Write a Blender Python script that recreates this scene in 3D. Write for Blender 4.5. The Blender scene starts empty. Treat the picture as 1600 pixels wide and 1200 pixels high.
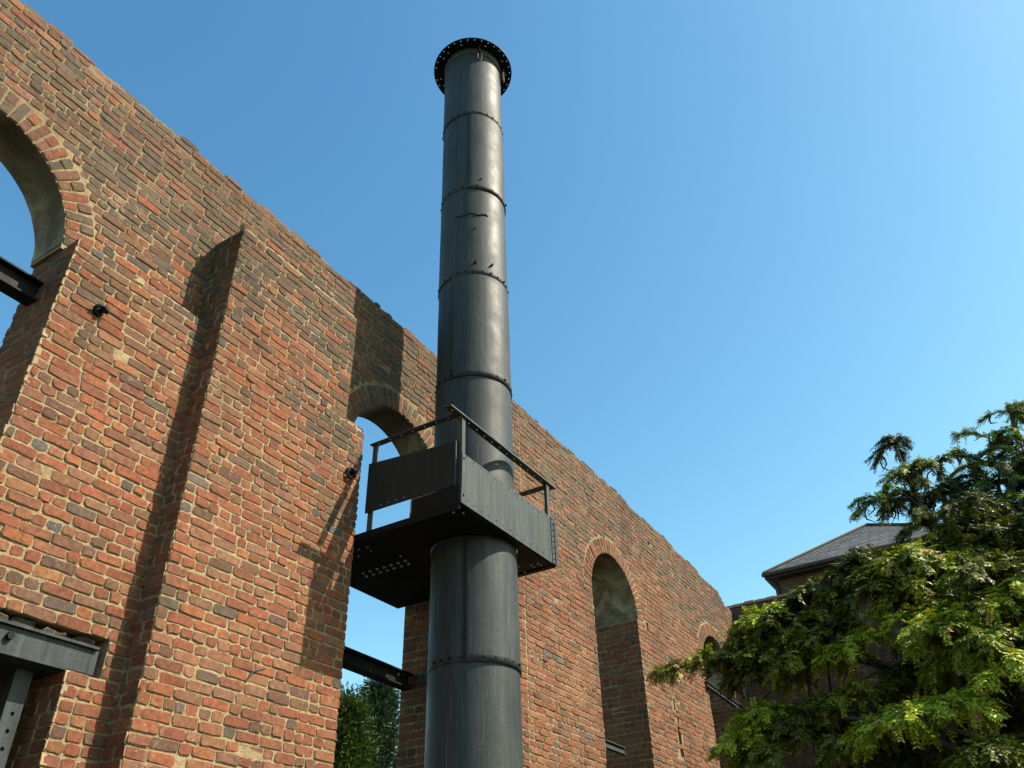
import bpy, math, random
import numpy as np
from mathutils import Vector, Matrix, geometry

random.seed(7)
RNG = np.random.default_rng(11)
S = bpy.context.scene
COL = S.collection

# ------------------------------------------------------------------ camera, sky, sun, exposure
CAMLOC = (4.4, 0.0, 1.6)
ROT = ((0.84853449, 0.32325124, 0.41892464), (0.5285666, -0.48095774, -0.69949768), (-0.02462844, 0.81497748, -0.57896904))
cd = bpy.data.cameras.new('camera')
cam = bpy.data.objects.new('camera', cd)
COL.objects.link(cam)
m = Matrix(ROT).to_4x4()
m.translation = CAMLOC
cam.matrix_world = m
cd.sensor_width = 36.0
cd.lens = 1292.948 / 1600 * 36
cd.clip_start = 0.05
cd.clip_end = 4000
S.camera = cam

SUN = Vector((1.0, 0.45, 1.127)).normalized()
EL = math.asin(SUN.z)
AZ = math.atan2(SUN.x, SUN.y)          # clockwise from +Y
w = bpy.data.worlds.new('World')
S.world = w
w.use_nodes = True
nt = w.node_tree
nt.nodes.clear()
sky = nt.nodes.new('ShaderNodeTexSky')
sky.sky_type = 'NISHITA'
sky.sun_disc = False
sky.sun_elevation = EL
sky.sun_rotation = AZ
sky.altitude = 0
sky.air_density = 1.0
sky.dust_density = 0.6
sky.ozone_density = 2.2
bg = nt.nodes.new('ShaderNodeBackground')
bg.inputs['Strength'].default_value = 0.0785
wo = nt.nodes.new('ShaderNodeOutputWorld')
# the camera's deep blue rendering of a clear sky: one response curve per channel, the same over the whole sky
sep = nt.nodes.new('ShaderNodeSeparateColor')
com = nt.nodes.new('ShaderNodeCombineColor')
nt.links.new(sky.outputs[0], sep.inputs[0])
for ch_, (gain, power, out_gain) in enumerate(((0.122, 1.55, 4.05), (0.191, 1.25, 1.78), (0.191, 1.0, 1.29))):
    last = sep.outputs[ch_]
    for op, val in (('MULTIPLY', gain), ('POWER', power), ('MULTIPLY', out_gain / (2.2191 * 0.0785))):
        q = nt.nodes.new('ShaderNodeMath')
        q.operation = op
        q.inputs[1].default_value = val
        nt.links.new(last, q.inputs[0])
        last = q.outputs[0]
    nt.links.new(last, com.inputs[ch_])
nt.links.new(com.outputs[0], bg.inputs[0])
nt.links.new(bg.outputs[0], wo.inputs[0])

sd = bpy.data.lights.new('sun', 'SUN')
sd.energy = 5.0
sd.angle = math.radians(0.5)
sd.color = (1.0, 0.885, 0.72)
sun = bpy.data.objects.new('sun', sd)
COL.objects.link(sun)
sun.rotation_euler = SUN.to_track_quat('Z', 'Y').to_euler()
sun.location = SUN * 40

vs = S.view_settings
vs.view_transform = 'Standard'
vs.look = 'None'
vs.exposure = 1.15
vs.gamma = 1.0
vs.use_curve_mapping = False
S.cycles.diffuse_bounces = 2
S.cycles.max_bounces = 6

# ------------------------------------------------------------------ materials
def mat(name):
    mm = bpy.data.materials.new(name)
    mm.use_nodes = True
    t = mm.node_tree
    t.nodes.clear()
    out = t.nodes.new('ShaderNodeOutputMaterial')
    b = t.nodes.new('ShaderNodeBsdfPrincipled')
    t.links.new(b.outputs[0], out.inputs[0])
    return mm, t, b

def N(t, typ, **kw):
    n = t.nodes.new(typ)
    for k, v in kw.items():
        if k in n.inputs.keys():
            n.inputs[k].default_value = v
        else:
            setattr(n, k, v)
    return n

def noise(t, scale, detail=4, rough=0.55, vec=None, dist=0.0):
    n = N(t, 'ShaderNodeTexNoise', Scale=scale, Detail=detail, Roughness=rough, Distortion=dist)
    if vec is not None:
        t.links.new(vec, n.inputs['Vector'])
    return n.outputs['Fac']

def ramp(t, fac, stops):
    r = N(t, 'ShaderNodeValToRGB')
    e = r.color_ramp.elements
    while len(e) < len(stops):
        e.new(0.5)
    for q, (p, c) in zip(e, stops):
        q.position = p
        q.color = (c, c, c, 1) if isinstance(c, (int, float)) else (*c, 1)
    t.links.new(fac, r.inputs[0])
    return r.outputs[0]

def mix(t, fac, a, b, blend='MIX'):
    x = N(t, 'ShaderNodeMix', data_type='RGBA', blend_type=blend)
    for sock, v in ((x.inputs[0], fac), (x.inputs[6], a), (x.inputs[7], b)):
        if isinstance(v, (int, float)):
            sock.default_value = v
        elif isinstance(v, tuple):
            sock.default_value = (*v, 1)
        else:
            t.links.new(v, sock)
    return x.outputs[2]

def math_n(t, op, a, b=None):
    x = N(t, 'ShaderNodeMath', operation=op)
    for sock, v in zip(x.inputs, (a, b)):
        if v is None:
            continue
        if isinstance(v, (int, float)):
            sock.default_value = v
        else:
            t.links.new(v, sock)
    return x.outputs[0]

def bump(t, b, h, strength=0.4, dist=0.01):
    n = N(t, 'ShaderNodeBump', Strength=strength, Distance=dist)
    t.links.new(h, n.inputs['Height'])
    t.links.new(n.outputs[0], b.inputs['Normal'])

def geo_pos(t):
    return N(t, 'ShaderNodeNewGeometry').outputs['Position']

def scaled(t, vec, s):
    n = N(t, 'ShaderNodeMapping')
    n.inputs['Scale'].default_value = s
    t.links.new(vec, n.inputs['Vector'])
    return n.outputs[0]

MORTAR = (0.275, 0.212, 0.122)

def stain(t, pos):
    """large damp and soot stains drawn out downwards"""
    a = noise(t, 0.9, 5, 0.6, scaled(t, pos, (1.0, 1.0, 0.45)), 0.5)
    return ramp(t, a, [(0.30, 0.66), (0.48, 0.98), (0.70, 1.12)])

def brick_material():
    mm, t, b = mat('old_brick')
    pos = geo_pos(t)
    at = N(t, 'ShaderNodeAttribute', attribute_name='tint')
    n1 = noise(t, 28, 5, 0.6, pos)
    n2 = noise(t, 140, 3, 0.6, pos)
    n3 = noise(t, 5, 4, 0.6, pos)
    c = mix(t, 1.0, at.outputs['Color'], ramp(t, n1, [(0.25, 0.58), (0.5, 0.98), (0.75, 1.32)]), 'MULTIPLY')
    c = mix(t, 1.0, c, ramp(t, n2, [(0.3, 0.72), (0.7, 1.2)]), 'MULTIPLY')
    # soot and lichen blotches
    c = mix(t, ramp(t, n3, [(0.56, 0.0), (0.72, 0.55)]), c, (0.075, 0.058, 0.042))
    c = mix(t, 1.0, c, stain(t, pos), 'MULTIPLY')
    # patches where repointing mortar has been smeared across the bricks
    sm_ = math_n(t, 'ADD', noise(t, 3.1, 5, 0.62, pos, 0.4), math_n(t, 'MULTIPLY', math_n(t, 'SUBTRACT', n1, 0.5), 0.25))
    c = mix(t, ramp(t, sm_, [(0.64, 0.0), (0.74, 0.6)]), c, (0.23, 0.155, 0.09))
    # mortar smeared over the arris
    edge = math_n(t, 'ADD', at.outputs['Alpha'], math_n(t, 'MULTIPLY', math_n(t, 'SUBTRACT', noise(t, 45, 4, 0.65, pos), 0.5), 1.5))
    c = mix(t, ramp(t, edge, [(0.10, 0.9), (0.42, 0.0)]), c, MORTAR)
    # pale lime specks
    sp = noise(t, 60, 2, 0.5, pos)
    c = mix(t, ramp(t, sp, [(0.68, 0.0), (0.76, 0.6)]), c, (0.36, 0.30, 0.22))
    t.links.new(c, b.inputs['Base Color'])
    b.inputs['Roughness'].default_value = 0.93
    b.inputs['Specular IOR Level'].default_value = 0.25
    h = math_n(t, 'ADD', math_n(t, 'MULTIPLY', n1, 0.7), math_n(t, 'MULTIPLY', n2, 0.35))
    bump(t, b, h, 0.9, 0.008)
    return mm

def mortar_material():
    mm, t, b = mat('lime_mortar')
    pos = geo_pos(t)
    n1 = noise(t, 18, 5, 0.65, pos)
    n2 = noise(t, 90, 4, 0.7, pos)
    n3 = noise(t, 2.2, 4, 0.6, pos)
    c = ramp(t, n1, [(0.25, (0.17, 0.125, 0.066)), (0.5, MORTAR), (0.75, (0.33, 0.265, 0.16))])
    z = N(t, 'ShaderNodeSeparateXYZ')
    t.links.new(pos, z.inputs[0])
    zz = math_n(t, 'ADD', z.outputs[2], math_n(t, 'MULTIPLY', math_n(t, 'SUBTRACT', n3, 0.5), 2.4))
    g = ramp(t, math_n(t, 'MULTIPLY', math_n(t, 'SUBTRACT', zz, 5.6), 0.6), [(0.1, 0.0), (0.95, 0.75)])
    c = mix(t, g, c, (0.135, 0.102, 0.062))
    c = mix(t, 1.0, c, stain(t, pos), 'MULTIPLY')
    c = mix(t, 1.0, c, ramp(t, n2, [(0.3, 0.75), (0.7, 1.15)]), 'MULTIPLY')
    t.links.new(c, b.inputs['Base Color'])
    b.inputs['Roughness'].default_value = 0.97
    b.inputs['Specular IOR Level'].default_value = 0.15
    bump(t, b, math_n(t, 'ADD', n1, math_n(t, 'MULTIPLY', n2, 0.6)), 1.0, 0.02)
    return mm

def plaster_material():
    mm, t, b = mat('stained_plaster')
    pos = geo_pos(t)
    n1 = noise(t, 2.6, 5, 0.6, pos, 0.6)
    n2 = noise(t, 40, 4, 0.6, pos)
    c = ramp(t, n1, [(0.38, (0.08, 0.062, 0.036)), (0.5, (0.16, 0.135, 0.078)), (0.62, (0.29, 0.27, 0.18))])
    c = mix(t, 1.0, c, ramp(t, n2, [(0.3, 0.8), (0.7, 1.1)]), 'MULTIPLY')
    t.links.new(c, b.inputs['Base Color'])
    b.inputs['Roughness'].default_value = 0.9
    bump(t, b, n2, 0.5, 0.01)
    return mm

def iron_material(name, base, rough, streak=0.5, rust=0.2, dust=0.35, spec=0.14):
    mm, t, b = mat(name)
    pos = geo_pos(t)
    st = noise(t, 9, 5, 0.65, scaled(t, pos, (2.4, 2.4, 0.16)))
    fine = noise(t, 30, 4, 0.7, scaled(t, pos, (2.2, 2.2, 0.10)))
    bl = noise(t, 3.2, 5, 0.6, pos)
    sp = noise(t, 70, 3, 0.6, pos)
    c = mix(t, 1.0, base, ramp(t, st, [(0.3, 1 - streak), (0.7, 1 + streak)]), 'MULTIPLY')
    c = mix(t, ramp(t, fine, [(0.55, 0.0), (0.8, dust)]), c, (0.16, 0.165, 0.155))
    c = mix(t, ramp(t, bl, [(0.6, 0.0), (0.78, rust)]), c, (0.09, 0.045, 0.025))
    c = mix(t, ramp(t, sp, [(0.7, 0.0), (0.78, 0.4)]), c, (0.03, 0.025, 0.02))
    t.links.new(c, b.inputs['Base Color'])
    t.links.new(ramp(t, bl, [(0.3, rough - 0.08), (0.7, rough + 0.15)]), b.inputs['Roughness'])
    b.inputs['Specular IOR Level'].default_value = spec
    bump(t, b, math_n(t, 'ADD', math_n(t, 'MULTIPLY', bl, 1.0), math_n(t, 'MULTIPLY', sp, 0.25)), 0.28, 0.02)
    return mm

def leaf_material(name):
    mm = bpy.data.materials.new(name)
    mm.use_nodes = True
    t = mm.node_tree
    t.nodes.clear()
    out = t.nodes.new('ShaderNodeOutputMaterial')
    at = N(t, 'ShaderNodeAttribute', attribute_name='tint')
    b = t.nodes.new('ShaderNodeBsdfPrincipled')
    b.inputs['Roughness'].default_value = 0.5
    b.inputs['Specular IOR Level'].default_value = 0.22
    tr = t.nodes.new('ShaderNodeBsdfTranslucent')
    t.links.new(at.outputs['Color'], b.inputs['Base Color'])
    t.links.new(mix(t, 1.0, at.outputs['Color'], (1.5, 1.35, 0.5), 'MULTIPLY'), tr.inputs['Color'])
    ms = t.nodes.new('ShaderNodeMixShader')
    ms.inputs[0].default_value = 0.12
    t.links.new(b.outputs[0], ms.inputs[1])
    t.links.new(tr.outputs[0], ms.inputs[2])
    t.links.new(ms.outputs[0], out.inputs[0])
    return mm

def simple(name, c1, c2, scale, rough=0.9, bstr=0.5):
    mm, t, b = mat(name)
    pos = geo_pos(t)
    n = noise(t, scale, 6, 0.62, pos)
    t.links.new(ramp(t, n, [(0.3, c1), (0.7, c2)]), b.inputs['Base Color'])
    b.inputs['Roughness'].default_value = rough
    bump(t, b, n, bstr, 0.02)
    return mm

M_BRICK = brick_material()
M_MORTAR = mortar_material()
M_PLASTER = plaster_material()
M_SHADE_MORTAR = simple('shade_dark_mortar', (0.05, 0.04, 0.028), (0.10, 0.08, 0.055), 20, 0.95, 0.6)  # mortar darkened in colour for the shade on cross wall and tower
M_CHIM = iron_material('chimney_iron', (0.030, 0.038, 0.040), 0.52, 0.3, 0.15, 0.45, 0.18)
M_IRON = iron_material('platform_iron', (0.048, 0.058, 0.056), 0.5, 0.3, 0.2, 0.5)
M_BLACK = iron_material('black_iron', (0.006, 0.0065, 0.0065), 0.6, 0.3, 0.03, 0.03)
M_LINTEL = iron_material('lintel_iron', (0.030, 0.039, 0.041), 0.5, 0.45, 0.6, 0.12)
M_DUSTY = iron_material('dusty_iron', (0.020, 0.021, 0.019), 0.6, 0.2, 0.1, 0.12)
M_LEAF = leaf_material('leaf')
M_BARK = simple('bark', (0.035, 0.028, 0.02), (0.11, 0.09, 0.07), 14, 0.95, 0.9)
M_POD = simple('seed_pod', (0.008, 0.006, 0.005), (0.022, 0.014, 0.010), 30, 0.75, 0.2)
M_BOLT = simple('pale_bolt', (0.42, 0.43, 0.42), (0.6, 0.61, 0.6), 30, 0.4, 0.1)
M_DARK_FILL = simple('dark_fill', (0.008, 0.008, 0.008), (0.022, 0.02, 0.018), 12, 0.7, 0.3)  # black for the shade painted into the doorway, and for the crack
M_GROUND = simple('ground', (0.016, 0.02, 0.01), (0.035, 0.04, 0.02), 1.5, 0.95, 0.6)
M_FASCIA = simple('dark_fascia', (0.02, 0.018, 0.016), (0.04, 0.036, 0.03), 10, 0.7, 0.2)
def slate_material():
    mm, t, b = mat('slate')
    at = N(t, 'ShaderNodeAttribute', attribute_name='tint')
    n = noise(t, 12, 4, 0.6, geo_pos(t))
    t.links.new(mix(t, 1.0, at.outputs['Color'], ramp(t, n, [(0.3, 0.75), (0.7, 1.2)]), 'MULTIPLY'), b.inputs['Base Color'])
    b.inputs['Roughness'].default_value = 0.6
    return mm
M_SLATE = slate_material()

# ------------------------------------------------------------------ object helpers
def link(name, me, parent=None, material=None, kind=None):
    o = bpy.data.objects.new(name, me)
    COL.objects.link(o)
    if material and me is not None and not me.materials:
        me.materials.append(material)
    if parent is not None:
        o.parent = parent
    if kind:
        o['kind'] = kind
    return o

def thing(name, label, cat, loc=(0, 0, 0), group=None):
    o = bpy.data.objects.new(name, None)
    o.empty_display_size = 0.2
    COL.objects.link(o)
    tag(o, label, cat, group)
    return o

def tag(o, label, cat, group=None):
    o['label'] = label
    o['category'] = cat
    if group:
        o['group'] = group
    return o

class MB:
    """collects polygons with a per-vertex tint"""
    def __init__(self):
        self.v = []; self.f = []; self.c = []
    def add(self, verts, faces, col=(1, 1, 1, 1)):
        o = len(self.v)
        self.v.extend(verts)
        self.f.extend([tuple(i + o for i in q) for q in faces])
        if isinstance(col, list):
            self.c.extend(col)
        else:
            self.c.extend([col] * len(verts))
    def mesh(self, name, smooth=False):
        me = bpy.data.meshes.new(name)
        me.from_pydata(self.v, [], self.f)
        a = me.color_attributes.new('tint', 'FLOAT_COLOR', 'POINT')
        a.data.foreach_set('color', np.array(self.c, dtype=np.float32).ravel())
        if smooth:
            me.polygons.foreach_set('use_smooth', [True] * len(me.polygons))
        me.update()
        return me
    def build(self, name, material, parent=None, kind=None, smooth=False):
        return link(name, self.mesh(name, smooth), parent, material, kind)
    def box(self, lo, hi, col=(1, 1, 1, 1)):
        (x0, y0, z0), (x1, y1, z1) = lo, hi
        v = [(x, y, z) for x in (x0, x1) for y in (y0, y1) for z in (z0, z1)]
        self.add(v, [(0, 1, 3, 2), (4, 6, 7, 5), (0, 4, 5, 1), (2, 3, 7, 6), (0, 2, 6, 4), (1, 5, 7, 3)], col)
    def tube(self, pts, rad, sides=8, col=(1, 1, 1, 1)):
        pts = [Vector(p) for p in pts]
        n = len(pts)
        rad = rad if isinstance(rad, (list, tuple)) else [rad] * n
        vs_, fs = [], []
        prev = None
        for i, p in enumerate(pts):
            d = (pts[min(i + 1, n - 1)] - pts[max(i - 1, 0)]).normalized()
            if prev is None:
                a = Vector((0, 0, 1)) if abs(d.z) < 0.9 else Vector((1, 0, 0))
                u = d.cross(a).normalized()
            else:
                u = (prev - d * prev.dot(d)).normalized()
            prev = u
            vv = d.cross(u)
            for k in range(sides):
                an = 2 * math.pi * k / sides
                vs_.append(tuple(p + (u * math.cos(an) + vv * math.sin(an)) * rad[i]))
        for i in range(n - 1):
            for k in range(sides):
                k2 = (k + 1) % sides
                fs.append((i * sides + k, i * sides + k2, (i + 1) * sides + k2, (i + 1) * sides + k))
        fs.append(tuple(range(sides - 1, -1, -1)))
        fs.append(tuple((n - 1) * sides + k for k in range(sides)))
        self.add(vs_, fs, col)
    def rivet(self, p, n, r=0.014, h=0.010):
        p = Vector(p); n = Vector(n).normalized()
        a = Vector((0, 0, 1)) if abs(n.z) < 0.9 else Vector((1, 0, 0))
        u = n.cross(a).normalized(); v = n.cross(u)
        vs_ = []
        for rr, hh in ((1.0, -0.2), (0.75, 0.7)):
            for k in range(6):
                an = math.pi / 3 * k
                vs_.append(tuple(p + (u * math.cos(an) + v * math.sin(an)) * r * rr + n * h * hh))
        vs_.append(tuple(p + n * h))
        fs = [(k, (k + 1) % 6, 6 + (k + 1) % 6, 6 + k) for k in range(6)] + [(6 + k, 6 + (k + 1) % 6, 12) for k in range(6)]
        self.add(vs_, fs)

def plate(outline, holes, O, u, v, n, th, hole_sides=6):
    """sheet metal: polygon in (u, v) with real round holes, thickness th towards -n.  returns an MB"""
    O, u, v, n = Vector(O), Vector(u), Vector(v), Vector(n)
    pts = [Vector((a, b)) for a, b in outline]
    loops = [list(range(len(pts)))]
    polys = []
    for h in holes:
        if len(h) == 3:
            cx, cy, r = h
            s = hole_sides if r < 0.1 else 48
            poly = [(cx + r * math.cos(2 * math.pi * k / s), cy + r * math.sin(2 * math.pi * k / s)) for k in range(s)]
        else:
            poly = h
        o = len(pts)
        pts += [Vector(q) for q in poly]
        loops.append(list(range(o, o + len(poly))))
        polys.append(poly)
    edges = [(l[i], l[(i + 1) % len(l)]) for l in loops for i in range(len(l))]
    vo, _, fo, _, _, _ = geometry.delaunay_2d_cdt(pts, edges, [], 0, 1e-7)
    def inside(p, poly):
        r = False
        j = len(poly) - 1
        for i in range(len(poly)):
            if (poly[i][1] > p[1]) != (poly[j][1] > p[1]) and p[0] < (poly[j][0] - poly[i][0]) * (p[1] - poly[i][1]) / (poly[j][1] - poly[i][1]) + poly[i][0]:
                r = not r
            j = i
        return r
    outl = [tuple(q) for q in outline]
    boxes = [(min(p[0] for p in q), max(p[0] for p in q), min(p[1] for p in q), max(p[1] for p in q), q) for q in polys]
    keep = []
    for f in fo:
        c = sum((vo[i] for i in f), Vector((0, 0))) / len(f)
        if not inside(c, outl):
            continue
        if any(b[0] < c[0] < b[1] and b[2] < c[1] < b[3] and inside(c, b[4]) for b in boxes):
            continue
        keep.append(tuple(f))
    mb = MB()
    nv = len(vo)
    w3 = lambda q, d: tuple(O + u * q[0] + v * q[1] + n * d)
    vs_ = [w3(q, 0) for q in vo] + [w3(q, -th) for q in vo]
    flip = u.cross(v).dot(n) < 0
    fs = []
    from collections import Counter
    ec = {}
    for f in keep:
        a = (vo[f[1]] - vo[f[0]]).cross(vo[f[2]] - vo[f[0]]) if len(f) > 2 else 0
        ff = f if (a > 0) != flip else f[::-1]
        fs.append(ff)
        fs.append(tuple(i + nv for i in ff[::-1]))
        for i in range(len(ff)):
            e = (ff[i], ff[(i + 1) % len(ff)])
            ec[e] = 1
    for (a, b) in list(ec):
        if (b, a) not in ec:
            fs.append((b, a, a + nv, b + nv))
    mb.add(vs_, fs)
    return mb

# ------------------------------------------------------------------ bricks
RED = [(0.375, 0.130, 0.066), (0.34, 0.118, 0.062), (0.395, 0.142, 0.070), (0.32, 0.122, 0.070), (0.36, 0.15, 0.082)]
ORANGE = [(0.44, 0.165, 0.075), (0.42, 0.15, 0.07), (0.42, 0.185, 0.085)]
BROWN = [(0.245, 0.125, 0.075), (0.21, 0.115, 0.075), (0.28, 0.145, 0.088)]
GREY = [(0.19, 0.135, 0.09), (0.165, 0.125, 0.09), (0.21, 0.15, 0.10), (0.145, 0.11, 0.08), (0.18, 0.145, 0.10)]
BLUE = [(0.19, 0.17, 0.155), (0.17, 0.15, 0.14), (0.24, 0.17, 0.15)]
TAN = [(0.38, 0.18, 0.10), (0.36, 0.165, 0.088), (0.34, 0.175, 0.10)]

def sstep(a, b, x):
    t = min(1, max(0, (x - a) / (b - a)))
    return t * t * (3 - 2 * t)

def patchy(y, z, s=1.0):
    return 0.5 + 0.25 * math.sin(1.7 * s * y + 2.1 * math.sin(0.9 * s * z)) + 0.25 * math.sin(2.3 * s * z + 1.3 * y + 1.1)

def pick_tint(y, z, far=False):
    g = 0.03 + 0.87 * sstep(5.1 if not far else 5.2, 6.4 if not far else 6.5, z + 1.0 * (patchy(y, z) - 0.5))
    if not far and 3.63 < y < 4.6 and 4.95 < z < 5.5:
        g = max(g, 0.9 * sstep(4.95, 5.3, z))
    r = random.random()
    if r < g:
        c = random.choice(GREY if random.random() < 0.55 else BROWN)
    else:
        r = random.random()
        if r < 0.014: c = random.choice(BLUE)
        elif r < (0.05 if (z > 6 or far) else 0.095): c = random.choice(ORANGE)
        elif r < 0.25: c = random.choice(BROWN)
        elif r < (0.78 if far else 0.46): c = random.choice(TAN)
        else: c = random.choice(RED)
    k = (0.46 if far else 0.42) * random.uniform(0.88, 1.12)
    return tuple(min(0.7, q * k * random.uniform(0.95, 1.05)) for q in c)

def brick_geo(w, h, depth=0.035, rough=1.0, out=None):
    """about 46 triangles: an irregular worn front, an arris band and sides; local (u, v, n) with the front at n = 0"""
    R_ = random.uniform
    ch = [R_(0.003, 0.017) * rough for _ in range(8)]
    j = lambda: R_(-0.0045, 0.0035) * rough
    mu, ml = R_(0.3, 0.7) * w, R_(0.3, 0.7) * w
    outl = [(ch[0], j()), (ml, j()), (w - ch[1], j()), (w + j(), ch[2]), (w + j(), h - ch[3]), (w - ch[4], h + j()), (mu, h + j()), (ch[5], h + j()), (j(), h - ch[6]), (j(), ch[7])]
    ins = R_(0.0025, 0.0055)
    prd = random.gauss(0.0, 0.0023) if out is None else out
    if random.random() < 0.03:
        prd -= R_(0.002, 0.005)
    tu, tv = R_(-0.02, 0.02), R_(-0.05, 0.05)
    vs_, al = [], []
    cx, cy = w / 2, h / 2
    for q in outl:
        x = q[0] + (ins if q[0] < cx else -ins)
        y = q[1] + (ins if q[1] < cy else -ins)
        vs_.append((x, y, prd + tu * (x - cx) + tv * (y - cy))); al.append(1.0)
    for q in outl:
        vs_.append((q[0], q[1], prd - R_(0.002, 0.005))); al.append(0.0)
    for q in outl:
        vs_.append((q[0], q[1], -depth)); al.append(0.0)
    n = 10
    fs = [tuple(range(n))]
    for r in (0, 1):
        for k in range(n):
            k2 = (k + 1) % n
            fs.append((r * n + k, (r + 1) * n + k, (r + 1) * n + k2, r * n + k2))
    return vs_, fs, al

class Bricks:
    """one wall's bricks: single ones kept apart so that the largest in the photograph become objects"""
    def __init__(self):
        self.items = []
    def put(self, O, u, v, n, w, h, tint, rough=1.0, depth=0.035, group='brick', out=None):
        vs_, fs, al = brick_geo(w, h, depth, rough, out)
        O, u, v, n = (np.array(q, dtype=float) for q in (O, u, v, n))
        A = np.array(vs_)
        P = O + A[:, :1] * u + A[:, 1:2] * v + A[:, 2:3] * n
        self.items.append((group, P, fs, [(*tint, a) for a in al], n))
    def patch(self, O, u, v, n, u0, u1, z0, z1, solid, tintf, ch=0.0695, holes=(), rough=1.0, far=False):
        """courses between z0 and z1; solid(zlo, zhi) gives the brick intervals along u"""
        k = 0
        zc = math.floor(z0 / ch) * ch
        O = np.array(O, float); u = np.array(u, float); v = np.array(v, float)
        while zc + ch <= z1 + 0.012:
            header_course = (k % 6 == 3)
            wob = random.uniform(-0.002, 0.002)
            for a, b in solid(zc, zc + ch):
                a, b = max(a, u0), min(b, u1)
                if b - a < 0.03:
                    continue
                x = a
                first = True
                while b - x > 0.012:
                    L = random.gauss(0.193, 0.009) if random.random() < (0.12 if header_course else 0.62) else random.gauss(0.095, 0.007)
                    if first:
                        L *= random.choice((0.5, 0.75, 1.0)); first = False
                    if b - x - L < 0.055:
                        L = b - x
                        if L > 0.24:
                            L *= 0.5
                    jt = random.uniform(0.006, 0.013)
                    w_, h_ = L - jt, ch - random.uniform(0.007, 0.0135)
                    yy = x + jt / 2
                    zz = zc + 0.005 + wob + random.uniform(-0.0025, 0.0025)
                    cu, cz = yy + w_ / 2, zz + h_ / 2
                    if w_ > 0.02 and not any(abs(cu - q[0]) < q[2] + 0.02 and abs(cz - q[1]) < q[3] + 0.01 for q in holes):
                        p = O + u * yy + v * zz
                        self.put(p, u, v, n, w_, h_, tintf(cu, cz), rough)
                    x += L
            zc += ch
            k += 1
    def ring(self, O, u, v, n, c, zc, r0, t0, t1, tintf, thick=0.21, step=0.076):
        O = np.array(O, float); u = np.array(u, float); v = np.array(v, float)
        cnt = max(1, int(round((t1 - t0) * (r0 + 0.06) / step)))
        for k in range(cnt):
            tm = t0 + (t1 - t0) * (k + 0.5) / cnt
            er = u * math.cos(tm) + v * math.sin(tm)
            et = -u * math.sin(tm) + v * math.cos(tm)
            hh = (t1 - t0) / cnt * r0 - 0.008
            base = O + u * c + v * zc
            spans = [(0.0, thick)] if k % 2 else [(0.0, thick / 2), (thick / 2, thick)]
            for (a, b) in spans:
                p = base + er * (r0 + a + 0.004) - et * hh / 2
                self.put(p, er, et, n, b - a - 0.009 + random.uniform(-0.004, 0.004), hh * (1 + 0.10 * (a > 0)), tintf(c + r0 * math.cos(tm), zc + r0 * math.sin(tm), True), 0.8, group='arch_brick', out=random.gauss(0.002, 0.002))
    def build(self, wall, limit=300, mass_parent=None):
        Rm = np.array(ROT); cl = np.array(CAMLOC)
        def size(it):
            q = (it[1][:10] - cl) @ Rm
            if (q[:, 2] > -0.1).any():
                return 0
            x = 800 + 1292.9 * q[:, 0] / -q[:, 2]; y = 600 - 1292.9 * q[:, 1] / -q[:, 2]
            if not (-5 < x.mean() < 1605 and -5 < y.mean() < 1205):
                return 0
            if (cl - it[1].mean(0)) @ it[4] < 0:
                return 0
            return 0.5 * abs(np.dot(x, np.roll(y, 1)) - np.dot(y, np.roll(x, 1)))
        by = {}
        for it in self.items:
            by.setdefault(it[0], []).append((size(it), it))
        for g, L in by.items():
            L.sort(key=lambda q: -q[0])
            rest = MB()
            for i, (s, it) in enumerate(L):
                if i < limit and s > 0:
                    mb = MB()
                    c = it[1].mean(0)
                    mb.add([tuple(p) for p in (it[1] - c)], it[2], it[3])
                    o = mb.build(g, M_BRICK, wall)
                    o.location = c
                else:
                    rest.add([tuple(p) for p in it[1]], it[2], it[3])
            if rest.v:
                rest.build('brickwork' if g == 'brick' else 'arch_brickwork', M_BRICK, wall, kind='stuff')

def arch_hole(c, hw, r, zs, zb, step=None):
    """outline of an arched opening in (y, z)"""
    st = zs if step is None else step
    p = [(c - hw, zb), (c + hw, zb), (c + hw, st)]
    if step is not None:
        a0 = math.asin(max(-1, min(1, (st - zs) / r)))
    else:
        a0 = 0.0
    for k in range(25):
        a = a0 + (math.pi - 2 * a0) * k / 24
        p.append((c + r * math.cos(a), zs + r * math.sin(a)))
    p.append((c - hw, st))
    out = [p[0]]
    for q in p[1:]:
        if abs(q[0] - out[-1][0]) + abs(q[1] - out[-1][1]) > 1e-4:
            out.append(q)
    return out

UY, UZ, NX = (0, 1, 0), (0, 0, 1), (1, 0, 0)
# window: (centre y, half width below, arch radius, springing z, bottom z, z where the arch begins)
W1 = (1.112, 0.746, 0.7135, 5.592, 4.0, 5.63)
W2 = (5.385, 0.67, 0.68, 5.545, 1.2, None)
W3 = (9.88, 0.69, 0.69, 5.57, 2.2, None)
W4 = (13.76, 0.67, 0.67, 5.50, 2.2, None)
TA, TB = 0.50, 0.70
SET, LEDGE, YC = 0.15, 5.63, 6.60        # above the springing ledge the near wall is set back
YS = 7.49

def opening_span(W, zlo, zhi):
    c, hw, r, zs, zb, st = W
    s = zs if st is None else st
    if zhi < zb:
        return None
    if zhi <= s + 0.01:
        return (c - hw, c + hw)
    d = zlo - zs
    d = max(d, 0)
    R_ = r + 0.214
    if d >= R_:
        return None
    h = math.sqrt(R_ * R_ - d * d)
    return (c - h, c + h)

def cut(intervals, span):
    if span is None:
        return intervals
    o = []
    for a, b in intervals:
        if span[1] <= a or span[0] >= b:
            o.append((a, b)); continue
        if span[0] > a: o.append((a, span[0]))
        if span[1] < b: o.append((span[1], b))
    return o

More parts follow.
